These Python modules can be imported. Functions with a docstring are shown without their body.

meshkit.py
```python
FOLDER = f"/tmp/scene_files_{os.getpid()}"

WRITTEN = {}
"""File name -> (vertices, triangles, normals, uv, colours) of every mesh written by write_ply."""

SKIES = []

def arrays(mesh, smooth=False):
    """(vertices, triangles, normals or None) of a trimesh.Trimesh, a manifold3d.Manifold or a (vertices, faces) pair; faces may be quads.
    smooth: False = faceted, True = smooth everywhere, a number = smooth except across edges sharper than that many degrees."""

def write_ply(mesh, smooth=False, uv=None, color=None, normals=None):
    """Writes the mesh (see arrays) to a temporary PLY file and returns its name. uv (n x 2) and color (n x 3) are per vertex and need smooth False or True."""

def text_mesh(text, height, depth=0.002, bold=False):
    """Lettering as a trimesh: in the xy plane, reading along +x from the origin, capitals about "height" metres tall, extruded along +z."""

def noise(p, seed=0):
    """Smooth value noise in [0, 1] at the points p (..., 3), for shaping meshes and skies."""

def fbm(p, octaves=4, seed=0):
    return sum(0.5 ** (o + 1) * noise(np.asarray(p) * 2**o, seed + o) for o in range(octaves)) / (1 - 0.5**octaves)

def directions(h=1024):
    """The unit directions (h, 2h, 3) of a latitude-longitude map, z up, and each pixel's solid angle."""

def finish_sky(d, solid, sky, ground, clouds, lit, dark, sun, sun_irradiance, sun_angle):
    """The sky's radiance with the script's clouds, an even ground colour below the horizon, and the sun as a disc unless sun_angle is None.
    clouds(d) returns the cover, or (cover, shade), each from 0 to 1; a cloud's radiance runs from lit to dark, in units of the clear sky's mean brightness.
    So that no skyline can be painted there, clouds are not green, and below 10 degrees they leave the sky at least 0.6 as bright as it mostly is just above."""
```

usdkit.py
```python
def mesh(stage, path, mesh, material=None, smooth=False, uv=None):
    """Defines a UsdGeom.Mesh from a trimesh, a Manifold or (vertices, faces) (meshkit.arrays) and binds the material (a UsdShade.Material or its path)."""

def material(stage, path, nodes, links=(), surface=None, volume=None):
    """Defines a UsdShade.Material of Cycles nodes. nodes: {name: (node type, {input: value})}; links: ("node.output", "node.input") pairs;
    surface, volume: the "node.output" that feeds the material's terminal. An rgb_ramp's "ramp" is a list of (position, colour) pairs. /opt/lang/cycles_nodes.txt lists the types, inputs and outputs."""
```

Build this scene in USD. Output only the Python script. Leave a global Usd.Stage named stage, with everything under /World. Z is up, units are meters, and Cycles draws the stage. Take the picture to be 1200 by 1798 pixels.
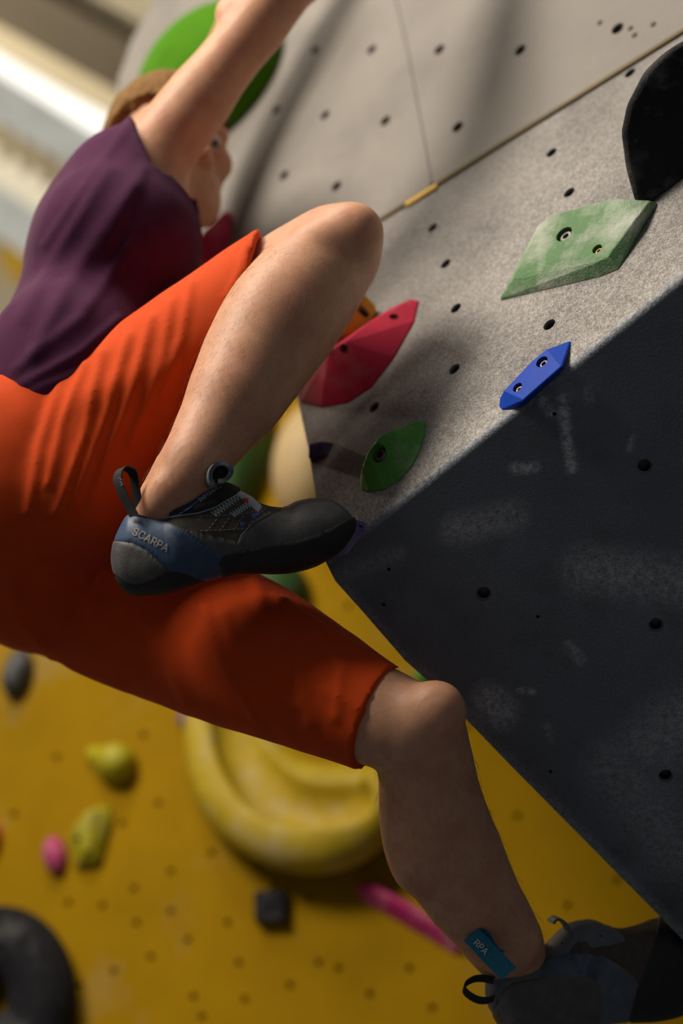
import math, random
import numpy as np, trimesh, manifold3d as m3
from shapely.geometry import Polygon, Point
from shapely import affinity
import shapely
import usdkit, meshkit
from pxr import Usd, UsdGeom, UsdLux, UsdShade, Gf, Sdf, Vt
rng = np.random.default_rng(7); random.seed(7)
stage = Usd.Stage.CreateInMemory()
UsdGeom.SetStageUpAxis(stage, UsdGeom.Tokens.z); UsdGeom.SetStageMetersPerUnit(stage, 1.0)
UsdGeom.Xform.Define(stage, '/World'); UsdGeom.Scope.Define(stage, '/World/Looks')
A3 = np.array
# ------------------------------------------------------------------ camera
F, PITCH, EYE = 2500.0, math.radians(22), A3([0, 0, 1.55])
EXPOSURE, FOCUS, FSTOP = 0.0, 1.57, 1.65
cp, sp = math.cos(PITCH), math.sin(PITCH)
R = A3([[1, 0, 0], [0, -sp, -cp], [0, cp, -sp]])          # columns: right, up, back
def c2w(p): return np.asarray(p, float) @ R.T + EYE
def cam(px, py, d): return A3([(px - 600) / F * d, (899 - py) / F * d, -d])   # a point seen at a pixel, at a depth, in camera axes
def W(px, py, d): return c2w(cam(px, py, d))
def topx(p):
    q = (np.asarray(p) - EYE) @ R; d = -q[..., 2]
    return np.stack([600 + q[..., 0] / d * F, 899 - q[..., 1] / d * F, d], -1)
c = UsdGeom.Camera.Define(stage, '/World/camera')
M = np.eye(4); M[:3, :3] = R.T; M[3, :3] = EYE
c.AddTransformOp().Set(Gf.Matrix4d(*M.ravel().tolist()))
c.CreateFocalLengthAttr(50.0); c.CreateHorizontalApertureAttr(24.0); c.CreateVerticalApertureAttr(24.0 * 1798 / 1200)
c.CreateFStopAttr(FSTOP); c.CreateFocusDistanceAttr(FOCUS); c.CreateClippingRangeAttr(Gf.Vec2f(0.05, 100)); c.CreateExposureAttr(EXPOSURE)
# ------------------------------------------------------------------ light: a hall with ceiling lamps high up on the left
used, BASE = {}, {}
def numbered(parent, name):
    k = parent + '/' + name; n = used.get(k, 0); used[k] = n + 1
    return k if n == 0 else f'{k}_{n:03d}'
SUBJ = A3([-.05, 0.0, -1.7]); LDIR = A3([-.60, .76, .09]); LDIR /= np.linalg.norm(LDIR)
def rect_light(name, pos, target, w, h, power, col):
    l = UsdLux.RectLight.Define(stage, numbered('/World', name))
    z = (pos - target) / np.linalg.norm(pos - target); x = np.cross([0, 1, 0], z); x /= np.linalg.norm(x); y = np.cross(z, x)
    m = np.eye(4); m[0, :3], m[1, :3], m[2, :3], m[3, :3] = x, y, z, pos
    l.AddTransformOp().Set(Gf.Matrix4d(*m.ravel().tolist()))
    l.CreateWidthAttr(w); l.CreateHeightAttr(h); l.CreateIntensityAttr(power); l.CreateColorAttr(Gf.Vec3f(*col))
rect_light('hall_lamp', c2w(SUBJ + 2.5 * LDIR), c2w(SUBJ), 1.0, .8, 32.0, (1.0, .88, .73))
L2 = A3([-.28, .92, -.24]); L2 /= np.linalg.norm(L2)
rect_light('hall_lamp', c2w(SUBJ + 3.6 * L2), c2w(SUBJ), 1.1, .7, 26.0, (1.0, .88, .73))
lamp = UsdLux.SphereLight.Define(stage, '/World/roof_lamp'); lamp.AddTranslateOp().Set(Gf.Vec3d(*map(float, c2w([-2.6, 1.2, -5.2])))); lamp.CreateRadiusAttr(.12); lamp.CreateIntensityAttr(260.0); lamp.CreateColorAttr(Gf.Vec3f(1, .88, .68))
lamp = UsdLux.SphereLight.Define(stage, '/World/far_lamp'); lamp.AddTranslateOp().Set(Gf.Vec3d(*map(float, c2w([-4.2, .6, -7.2])))); lamp.CreateRadiusAttr(.12); lamp.CreateIntensityAttr(130.0); lamp.CreateColorAttr(Gf.Vec3f(1, .9, .72))
dome = UsdLux.DomeLight.Define(stage, '/World/hall_ambient'); dome.CreateIntensityAttr(.033); dome.CreateColorAttr(Gf.Vec3f(.93, .96, 1.0))

# ------------------------------------------------------------------ helpers: prims
def keys(p, **kw):
    for k, v in kw.items():
        if v: p.SetCustomDataByKey(k, v)
def thing(name, label, cat, base, kind=None, group=None):
    path = numbered('/World', name); x = UsdGeom.Xform.Define(stage, path)
    x.AddTranslateOp().Set(Gf.Vec3d(*map(float, base))); BASE[path] = np.asarray(base, float)
    keys(x.GetPrim(), label=label, category=cat, kind=kind, group=group)
    return path
def obj(name, mesh, mat, parent=None, smooth=False, label=None, cat=None, kind=None, group=None, attrs=None):
    path = numbered(parent or '/World', name)
    base = BASE.get(parent, np.zeros(3)); BASE[path] = base
    if hasattr(mesh, 'to_mesh'): mesh = meshkit.arrays(mesh); mesh = trimesh.Trimesh(mesh[0], mesh[1], process=False)
    if isinstance(mesh, tuple): mesh = trimesh.Trimesh(mesh[0], mesh[1], process=False)
    mesh = mesh.copy(); mesh.apply_translation(-base)
    m = usdkit.mesh(stage, path, mesh, LOOK[mat], smooth=smooth)
    for k, v in (attrs or {}).items():
        UsdGeom.PrimvarsAPI(m).CreatePrimvar(k, Sdf.ValueTypeNames.FloatArray, 'vertex').Set(Vt.FloatArray.FromNumpy(np.asarray(v, np.float32)))
    keys(m.GetPrim(), label=label, category=cat, kind=kind, group=group)
    return path
# ------------------------------------------------------------------ materials
LOOK = {}
def mat(name, color, rough=.6, var=.12, vscale=30, bump=0, bscale=300, second=None, second_scale=8, second_cut=(.5, .6), spec=.4, speck=0, sscale=700,
        chalk=None, sss=0, sheen=0, metallic=0, emission=None, stretch=(1, 1, 1), bdist=.002):
    c0 = A3(color, float)
    n = {'g': ('geometry', {}), 'm': ('mapping', {'scale': stretch}), 'n1': ('noise_texture', {'scale': vscale, 'detail': 4.0, 'roughness': .6}),
         'r1': ('rgb_ramp', {'ramp': [(.25, tuple(c0 * (1 - var))), (.75, tuple(np.minimum(c0 * (1 + var), 1)))]}),
         'p': ('principled_bsdf', {'roughness': rough, 'specular_ior_level': spec, 'metallic': metallic})}
    l = [('g.position', 'm.vector'), ('m.vector', 'n1.vector'), ('n1.fac', 'r1.fac')]
    out = 'r1.color'
    if second is not None:
        n |= {'n2': ('noise_texture', {'scale': second_scale, 'detail': 5.0, 'roughness': .65}), 'f2': ('map_range', {'from_min': second_cut[0], 'from_max': second_cut[1], 'to_max': 1.0, 'clamp': True}),
              'x2': ('mix', {'color2': second})}
        l += [('m.vector', 'n2.vector'), ('n2.fac', 'f2.value'), ('f2.result', 'x2.fac'), (out, 'x2.color1')]; out = 'x2.color'
    if chalk is not None:
        n |= {'a': ('attribute', {'attribute': 'chalk'}), 'n3': ('noise_texture', {'scale': 150.0, 'detail': 6.0, 'roughness': .75}),
              'f3': ('map_range', {'from_min': .36, 'from_max': .62, 'to_min': .12, 'to_max': 1.35, 'clamp': True}), 'k': ('math', {'math_type': 'multiply', 'use_clamp': True}), 'x3': ('mix', {'color2': chalk})}
        l += [('m.vector', 'n3.vector'), ('n3.fac', 'f3.value'), ('a.fac', 'k.value1'), ('f3.result', 'k.value2'), ('k.value', 'x3.fac'), (out, 'x3.color1')]; out = 'x3.color'
    if speck:
        n |= {'n4': ('noise_texture', {'scale': sscale, 'detail': 1.0}), 'f4': ('map_range', {'from_min': .3, 'from_max': .7, 'to_min': 1 - speck, 'to_max': 1 + speck, 'clamp': True})}
        n['x4'] = ('mix', {'mix_type': 'multiply', 'fac': 1.0})
        l += [('m.vector', 'n4.vector'), ('n4.fac', 'f4.value'), (out, 'x4.color1'), ('f4.result', 'x4.color2')]; out = 'x4.color'
    l.append((out, 'p.base_color'))
    if bump:
        n |= {'nb': ('noise_texture', {'scale': bscale, 'detail': 3.0, 'roughness': .6}), 'b': ('bump', {'strength': bump, 'distance': bdist})}
        l += [('m.vector', 'nb.vector'), ('nb.fac', 'b.height'), ('b.normal', 'p.normal')]
    if sss: n['p'][1].update({'subsurface_weight': sss, 'subsurface_radius': (1.0, .35, .2), 'subsurface_scale': .006})
    if sheen: n['p'][1].update({'sheen_weight': sheen, 'sheen_roughness': .4})
    if emission: n['p'][1].update({'emission_color': emission[0], 'emission_strength': emission[1]})
    LOOK[name] = usdkit.material(stage, '/World/Looks/' + name, n, l, surface='p.BSDF')
CHALK = (.62, .60, .58)
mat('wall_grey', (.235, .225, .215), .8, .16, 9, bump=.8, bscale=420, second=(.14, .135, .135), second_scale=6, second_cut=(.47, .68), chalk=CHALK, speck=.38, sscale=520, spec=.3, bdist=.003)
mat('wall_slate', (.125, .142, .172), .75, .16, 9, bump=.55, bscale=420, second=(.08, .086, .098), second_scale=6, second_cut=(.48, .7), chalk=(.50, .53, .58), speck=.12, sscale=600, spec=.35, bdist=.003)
mat('wall_upper', (.225, .212, .195), .75, .1, 6, bump=.2, bscale=300, second=(.165, .155, .148), second_scale=4, second_cut=(.5, .75), speck=.1, spec=.3)
mat('wall_yellow', (.34, .195, .001), .7, .14, 5, bump=.15, bscale=200, second=(.36, .24, .07), second_scale=3, second_cut=(.56, .75), spec=.08)
mat('ochre', (.11, .075, .022), .7, .5, 8)
mat('steel', (.16, .15, .14), .5, .2, 60, metallic=.9)
mat('brass', (.42, .27, .11), .5, .2, 60, metallic=.9)
mat('bronze', (.06, .045, .03), .7)
mat('dark_hole', (.015, .014, .014), .8)
def hold(name, col, rough=.5, dust=.35, cut=(.5, .7), bump=.35, bscale=500, sc=14, spec=.4):
    mat(name, col, rough, .15, 25, bump=bump, bscale=bscale, second=tuple(A3(col) * (1 - dust) + A3(CHALK) * dust), second_scale=sc, second_cut=cut, spec=spec)
hold('green_pale', (.085, .20, .075), .65, .6, (.38, .62), .8, 380, 16)
hold('green_leaf', (.085, .30, .05), .6, .3, (.5, .7), .5, 420, spec=.25)
hold('green_apple', (.05, .17, .002), .85, .0, spec=.12)
hold('green_deep', (.02, .075, .008), .6, .15)
hold('blue', (.008, .055, .42), .55, .0, bump=.05, spec=.12)
hold('red', (.42, .018, .05), .7, .15, (.55, .8), .15, spec=.2)
hold('magenta', (.5, .012, .07), .5, .1)
hold('pink', (.5, .02, .16), .5, .35)
hold('purple', (.12, .06, .30), .5, .3, (.5, .65))
hold('purple_dark', (.035, .02, .10), .5, .1)
hold('yellow', (.62, .38, .015), .5, .1)
hold('yellow_lime', (.40, .36, .008), .5, .15)
hold('bowl_yellow', (.46, .33, .010), .6, .25, (.5, .7), sc=9)
hold('cream', (.62, .46, .24), .5, .0)
hold('black', (.012, .0125, .016), .85, .12, (.5, .7), .6, 330, spec=.2)
hold('charcoal', (.05, .055, .062), .6, .2)
mat('skin', (.55, .295, .18), .5, .12, 45, bump=.12, bscale=600, second=(.50, .235, .145), second_scale=28, second_cut=(.45, .65), sss=.12, spec=.35, speck=.06, sscale=900)
mat('lips', (.45, .16, .13), .45)
mat('eye_white', (.6, .56, .52), .3); mat('iris', (.04, .05, .06), .2)
mat('hair', (.17, .09, .03), .8, .4, 150, bump=.6, bscale=250, spec=.15)
mat('body_hair', (.14, .07, .03), .5, .3, 50)
mat('shirt', (.066, .018, .052), .9, .15, 40, bump=.25, bscale=900, sheen=.02, spec=.1)
mat('shorts', (.58, .060, .004), .85, .08, 30, bump=.2, bscale=1200, sheen=.05, spec=.2)
mat('band_grey', (.09, .08, .08), .8)
mat('rubber', (.078, .077, .079), .55, .25, 60, bump=.25, bscale=500, second=(.12, .118, .115), second_scale=40, second_cut=(.5, .75))
mat('rubber_black', (.016, .017, .020), .6, .25, 60, bump=.2, bscale=400)
mat('rubber_grey', (.10, .115, .135), .55, .2, 60, bump=.15, bscale=500)
mat('rubber_slate', (.085, .105, .135), .55, .25, 50, bump=.12, bscale=500, second=(.03, .055, .10), second_scale=18, second_cut=(.5, .65))
mat('rubber_blue', (.035, .07, .14), .5, .2, 50, bump=.12, bscale=500, second=(.09, .115, .145), second_scale=35, second_cut=(.52, .72))
mat('suede', (.075, .063, .052), .9, .3, 120, bump=.6, bscale=900)
mat('strap_cloth', (.030, .027, .025), .9, .3, 150, bump=.5, bscale=900)
mat('webbing_black', (.012, .012, .014), .75, .2, 200, bump=.4, bscale=1500)
mat('webbing_teal', (.012, .16, .27), .65, .2, 200, bump=.4, bscale=1500)
mat('silver', (.42, .45, .50), .5); mat('thread', (.30, .28, .27), .8); mat('thread_pale', (.36, .42, .45), .7)
mat('print_grey', (.27, .25, .245), .7); mat('print_white', (.55, .55, .55), .7); mat('print_blue', (.06, .12, .42), .6); mat('print_red', (.6, .06, .03), .6)
mat('roof_sheet', (.56, .50, .38), .7, .1, 1.0); mat('roof_cream', (.75, .66, .48), .6, .06, 1.0)
mat('beam_paint', (.13, .105, .075), .6, .1, 2.0)
mat('far_plaster', (.62, .55, .40), .8, .08, 1.0); mat('mat_grey', (.10, .11, .13), .8, .1, 2)
def emit(name, col, s, var=.12, scale=3.0):
    LOOK[name] = usdkit.material(stage, '/World/Looks/' + name, {'g': ('geometry', {}), 'n': ('noise_texture', {'scale': scale}), 'r': ('rgb_ramp', {'ramp': [(.3, tuple(A3(col) * (1 - var))), (.7, col)]}), 'e': ('emission', {'strength': s})},
                                 [('g.position', 'n.vector'), ('n.fac', 'r.fac'), ('r.color', 'e.color')], surface='e.emission')
emit('skylight_bright', (1.0, .96, .86), 1.5); emit('skylight_cream', (1.0, .86, .60), .85); emit('skylight_grey', (.62, .60, .52), .8, .25, 5.0)

# ------------------------------------------------------------------ helpers: shapes
class Plane:                                              # a wall face: points are given as pixel + height above the face
    def __init__(s, p, n, up=None):
        s.p, s.n = A3(p, float), A3(n, float) / np.linalg.norm(n)
        u = np.cross([0, 1, 0], s.n); s.u = u / np.linalg.norm(u); s.v = np.cross(s.n, s.u)
    def at(s, px, py, h=0):
        r = A3([(px - 600) / F, (899 - py) / F, -1.0]); return r * (s.p @ s.n + h) / (r @ s.n)
    def uv(s, px, py): q = s.at(px, py) - s.p; return q @ s.u, q @ s.v
    def back(s, pts):                                     # local (u, v, w) to world
        pts = np.asarray(pts); return c2w(s.p + pts[:, :1] * s.u + pts[:, 1:2] * s.v + pts[:, 2:] * s.n)
    def nw(s): return R @ s.n
def through(a, b, c_): n = np.cross(b - a, c_ - a); return Plane(a, n if n[2] > 0 else -n)
def slab(pl, pix, holes=(), thick=.018, fine=None):       # a board: outline and holes (px, py, radius) on a plane
    poly = Polygon([pl.uv(*q) for q in pix]).buffer(0)
    for x, y, r in holes: poly = poly.difference(Point(*pl.uv(x, y)).buffer(r, 8))
    m = trimesh.creation.extrude_polygon(poly, thick, engine='earcut'); m.apply_translation([0, 0, -thick])
    if fine:
        v, f = trimesh.remesh.subdivide_to_size(m.vertices, m.faces, fine, max_iter=12); m = trimesh.Trimesh(v, f, process=False); m.merge_vertices()
    m = trimesh.Trimesh(pl.back(m.vertices), m.faces, process=False)
    return m
def lathe(profile, n=24): return trimesh.creation.revolve(A3(profile, float), sections=n)
def set_on(m, pos, nrm):                                  # stands a z-up mesh at a world point along a normal
    T = trimesh.geometry.align_vectors([0, 0, 1], nrm); T[:3, 3] = pos; m = m.copy(); m.apply_transform(T); return m
def insert(r, deep=.02): return lathe([(0, -deep), (r * 1.02, -deep), (r * 1.02, -.004), (r * .8, -.005), (r * .72, -.008), (r * .72, -.017), (0, -.017)], 14)
def bolt(r): return lathe([(0, -.012), (r * .98, -.012), (r * .98, -.001), (r * .8, 0), (r * .5, 0), (r * .42, -.003), (r * .42, -.007), (0, -.007)], 20)
_ball = trimesh.creation.icosphere(2)
def hull(points, r):                                      # rounded solid: hull of balls at world points
    rr = np.broadcast_to(r, len(points))
    P = np.vstack([_ball.vertices * a + p for p, a in zip(points, rr)])
    return m3.Manifold.hull_points(P.astype(np.float32))
def man(t): t = t.copy(); t.merge_vertices(); return m3.Manifold(m3.Mesh(t.vertices.astype(np.float32), t.faces.astype(np.uint32)))
def tri(m): a = meshkit.arrays(m); return trimesh.Trimesh(a[0], a[1], process=True)
def soften(m, edge=.006, it=12):
    return smooth(tri(m.refine_to_length(edge)), it)
def ribbon(path, width_dir, w, t):                        # a flat band along world points
    P = np.asarray(path, float); wd = np.broadcast_to(np.asarray(width_dir, float), P.shape); T = np.gradient(P, axis=0); T /= np.linalg.norm(T, axis=1)[:, None]
    N = np.cross(T, wd); N /= np.linalg.norm(N, axis=1)[:, None]
    rings = [P + s * wd * w / 2 + q * N * t / 2 for s, q in ((-1, -1), (1, -1), (1, 1), (-1, 1))]
    v = np.stack(rings, 1).reshape(-1, 3); f = []
    for i in range(len(P) - 1):
        for k in range(4):
            a, b = i * 4 + k, i * 4 + (k + 1) % 4; f += [(a, b, b + 4), (a, b + 4, a + 4)]
    n = len(v); f += [(0, 2, 1), (0, 3, 2), (n - 4, n - 3, n - 2), (n - 4, n - 2, n - 1)]
    m = trimesh.Trimesh(v, f, process=False); m.fix_normals(); return m
def tube(path, r, n=6):
    P = np.asarray(path, float); T = np.gradient(P, axis=0); T /= np.maximum(np.linalg.norm(T, axis=1), 1e-9)[:, None]
    ref = A3([.3, .5, .81]); U = np.cross(T, ref); U /= np.linalg.norm(U, axis=1)[:, None]; V = np.cross(T, U)
    a = np.arange(n) / n * 2 * np.pi; rr = np.broadcast_to(r, len(P))
    v = (P[:, None] + rr[:, None, None] * (np.cos(a)[None, :, None] * U[:, None] + np.sin(a)[None, :, None] * V[:, None])).reshape(-1, 3); f = []
    for i in range(len(P) - 1):
        for k in range(n):
            q, w_ = i * n + k, i * n + (k + 1) % n; f += [(q, w_, w_ + n), (q, w_ + n, q + n)]
    e = len(v) - n; f += [(0, k + 1, k) for k in range(1, n - 1)] + [(e, e + k, e + k + 1) for k in range(1, n - 1)]
    m = trimesh.Trimesh(v, f, process=False); m.fix_normals(); return m
def curve(pts, n=40):
    from scipy.interpolate import CubicSpline
    P = np.asarray(pts, float); t = np.r_[0, np.cumsum(np.linalg.norm(np.diff(P, axis=0), axis=1))]
    return CubicSpline(t, P)(np.linspace(0, t[-1], n))
# ---- blended bodies on a grid (camera axes), meshed by surface nets
class Field:
    def __init__(s, lo, hi, h):
        s.o, s.h = A3(lo, float), h; s.n = np.ceil((A3(hi) - s.o) / h).astype(int) + 1
        s.F = np.full(s.n, .5, np.float32)
    def box(s, lo, hi):
        a = np.clip(np.floor((lo - s.o) / s.h).astype(int), 0, s.n - 1); b = np.clip(np.ceil((hi - s.o) / s.h).astype(int) + 1, 1, s.n)
        sl = tuple(slice(i, j) for i, j in zip(a, b))
        ax = [s.o[k] + s.h * np.arange(a[k], b[k]) for k in range(3)]
        return sl, np.stack(np.meshgrid(*ax, indexing='ij'), -1).astype(np.float32)
    def put(s, d, sl, k, op='add'):
        f = s.F[sl]
        if op == 'cut': d = -d; e = np.maximum(k - np.abs(f - d), 0) / k; s.F[sl] = np.maximum(f, d) + e * e * k / 4
        else: e = np.maximum(k - np.abs(f - d), 0) / k; s.F[sl] = np.minimum(f, d) - e * e * k / 4
    def cap(s, a, b, ra, rb, k=.02, op='add', m=.03):
        a, b = A3(a, float), A3(b, float); rm = max(ra, rb) + k + m
        if np.any(np.maximum(a, b) + rm < s.o) : return
        sl, X = s.box(np.minimum(a, b) - rm, np.maximum(a, b) + rm)
        if 0 in X.shape: return
        ab = b - a; t = np.clip((X - a) @ ab / max(ab @ ab, 1e-12), 0, 1)
        s.put(np.linalg.norm(X - a - t[..., None] * ab, axis=-1) - (ra + (rb - ra) * t), sl, k, op)
    def ell(s, c_, axes, rad, k=.02, op='add', m=.03):   # ellipsoid with axes as rows
        c_, axes, rad = A3(c_, float), A3(axes, float), A3(rad, float); rm = rad.max() + k + m
        sl, X = s.box(c_ - rm, c_ + rm)
        if 0 in X.shape: return
        q = (X - c_) @ axes.T / rad; l = np.linalg.norm(q, axis=-1); g = np.linalg.norm(q / rad, axis=-1)
        s.put(l * (l - 1) / np.maximum(g, 1e-6), sl, k, op)
    def chain(s, pts, k=.02, grow=0.0, **kw):            # pts: (px, py, depth, radius in pixels)
        if len(pts) > 2:
            from scipy.interpolate import CubicSpline
            q = A3(pts, float); t = np.r_[0, np.cumsum(np.linalg.norm(np.diff(q[:, :2], axis=0), axis=1))]; pts = CubicSpline(t, q)(np.unique(np.r_[t, np.linspace(0, t[-1], 5 * len(t))])); k = min(k, .006)
        P = [(cam(x, y, d), r * d / F + grow) for x, y, d, r in pts]
        for (a, ra), (b, rb) in zip(P, P[1:]): s.cap(a, b, ra, rb, k, **kw)
        if len(P) == 1: s.cap(P[0][0], P[0][0], P[0][1], P[0][1], k, **kw)
    def merge(s, o, k): e = np.maximum(k - np.abs(s.F - o.F), 0) / k; s.F = np.minimum(s.F, o.F) - e * e * k / 4
    def half(s, p, n):                                   # keeps what lies behind a plane
        sl, X = s.box(s.o, s.o + s.h * (s.n - 1)); s.F = np.maximum(s.F, ((X - p) @ (A3(n) / np.linalg.norm(n))).astype(np.float32))
    def mesh(s):
        Fd, n = s.F, s.n; S = Fd < 0
        S8 = np.stack([S[i:n[0] - 1 + i, j:n[1] - 1 + j, k:n[2] - 1 + k] for i in (0, 1) for j in (0, 1) for k in (0, 1)]).sum(0)
        act = np.argwhere((S8 > 0) & (S8 < 8)); idx = np.full(n - 1, -1, np.int64); idx[tuple(act.T)] = np.arange(len(act))
        off = A3([(i, j, k) for i in (0, 1) for j in (0, 1) for k in (0, 1)])
        val = np.stack([Fd[tuple((act + o).T)] for o in off], 1)
        acc, cnt = np.zeros((len(act), 3)), np.zeros(len(act))
        for a in range(8):
            for b in range(a + 1, 8):
                if np.abs(off[a] - off[b]).sum() != 1: continue
                x = (val[:, a] < 0) != (val[:, b] < 0); t = val[x, a] / (val[x, a] - val[x, b])
                acc[x] += off[a] + t[:, None] * (off[b] - off[a]); cnt[x] += 1
        v = s.o + s.h * (act + acc / cnt[:, None]); faces = []
        for ax in range(3):
            o1, o2 = [(1, 2), (2, 0), (0, 1)][ax]
            A, B = np.roll(S, 0), np.take(S, range(1, n[ax]), ax); A = np.take(S, range(0, n[ax] - 1), ax)
            e = np.argwhere(A != B); e = e[(e[:, o1] > 0) & (e[:, o2] > 0) & (e[:, o1] < n[o1] - 1) & (e[:, o2] < n[o2] - 1)]
            d1, d2 = np.eye(3, dtype=int)[o1], np.eye(3, dtype=int)[o2]
            q = np.stack([idx[tuple((e - d1 * i - d2 * j).T)] for i, j in ((1, 1), (0, 1), (0, 0), (1, 0))], 1)
            inside = A[tuple(e.T)]; q[~inside] = q[~inside][:, ::-1]; faces.append(q)
        q = np.vstack(faces); f = np.vstack([q[:, [0, 1, 2]], q[:, [0, 2, 3]]])
        return trimesh.Trimesh(c2w(v), f, process=False)
def smooth(m, it=4):                                      # Taubin smoothing
    import scipy.sparse as sps
    e = m.edges_unique; n = len(m.vertices); L = sps.coo_matrix((np.ones(2 * len(e)), (np.r_[e[:, 0], e[:, 1]], np.r_[e[:, 1], e[:, 0]])), (n, n)).tocsr()
    dg = np.maximum(np.asarray(L.sum(1)), 1); v = np.array(m.vertices)
    for k in range(2 * it): v += (.5 if k % 2 == 0 else -.53) * (L @ v / dg - v)
    return trimesh.Trimesh(v, m.faces, process=False)
def segdist(P, poly):                                     # distance of 2-D points to a polyline
    P = np.asarray(P); best = np.full(len(P), 1e9)
    for a, b in zip(poly[:-1], poly[1:]):
        a, b = A3(a, float), A3(b, float); t = np.clip((P - a) @ (b - a) / ((b - a) @ (b - a)), 0, 1); best = np.minimum(best, np.linalg.norm(P - a - t[:, None] * (b - a), axis=1))
    return best

# ================================================================== THE SETTING
E0, E1 = cam(572, 986, 1.62), cam(1200, 487, 1.50)
PB = through(E0, E1, cam(1200, 1640, 1.69))               # dark overhanging face
PA = through(E0, E1, cam(660, 395, 2.03))                 # pale face on top of it
S0, S1 = PA.at(660, 395), PA.at(1200, 60)
PU = through(S0, S1, cam(300, 100, 2.72))                 # upper wall
PY = Plane(cam(400, 1400, 2.95), [-.18, .41, .88])        # yellow wall behind

def chalk_of(mesh, marks, pl):                            # (polyline px, width px, strength)
    px = topx(mesh.vertices); c_ = np.zeros(len(px))
    for poly, w, s_ in marks:
        d = segdist(px[:, :2], poly) if len(poly) > 1 else np.linalg.norm(px[:, :2] - A3(poly[0]), axis=1)
        c_ = np.maximum(c_, s_ * np.clip(1.3 - d / w, 0, 1))
    return np.clip(c_, 0, 1)
wall_r = thing('wall_right', 'grey textured climbing wall with pale upper faces and dark overhanging face below', None, c2w(E0), kind='structure')
HA = [(969, 268), (1000, 338), (783, 463), (760, 400), (801, 541), (798, 648), (965, 570), (657, 715), (1107, 128), (1330, 300), (1290, 160)]
HU = [(914, 88), (772, 87), (804, 223), (1085, 50), (653, 87), (553, 88), (677, 212), (571, 202), (485, 193), (703, 311), (591, 327), (499, 308), (940, -60), (800, -40), (680, -35)]
HB = [(1133, 819), (850, 1043), (1153, 1098), (1170, 1363)]
SB = [(683, 1000), (674, 1062), (945, 1083), (967, 1355), (974, 727)]
# rounded arris between the pale and the dark face: boards stop short of it, a swept strip joins them
def lerp(a, b, t): return A3(a) + (A3(b) - A3(a)) * t
edge = A3([(572, 986), (683, 912), (784, 827), (958, 683), (1200, 487), (1500, 247)], float)
def line_on(pl, other, pts, gap):                         # shifts the arris points into the face by gap
    ins = np.cross(pl.n, (E1 - E0) / np.linalg.norm(E1 - E0)); ins = ins if ins @ (pl.at(800, 700 if pl is PA else 1000) - E0) > 0 else -ins
    return ins / np.linalg.norm(ins) * gap
ed = (E1 - E0) / np.linalg.norm(E1 - E0); GAP = .006
insA, insB = line_on(PA, PB, edge, 1), line_on(PB, PA, edge, 1)
Eend = E0 + ed * 1.05
def px_of(p): return topx(c2w(p))[:2]
a0, a1 = px_of(E0 + insA * GAP), px_of(Eend + insA * GAP); b0, b1 = px_of(E0 + insB * GAP), px_of(Eend + insB * GAP)
polyA = [tuple(a0), tuple(a1), (1560, -163), (1200, 60), (660, 395), (470, 513), (490, 560), (505, 620), (523, 700), (541, 785), (553, 860), (566, 940)]
polyB = [tuple(b0), (589, 1020), (640, 1077), (712, 1160), (765, 1207), (900, 1347), (1200, 1650), (1420, 1880), tuple(b1)]
mA = slab(PA, polyA, [(x, y, .0078) for x, y in HA], fine=.012)
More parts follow.
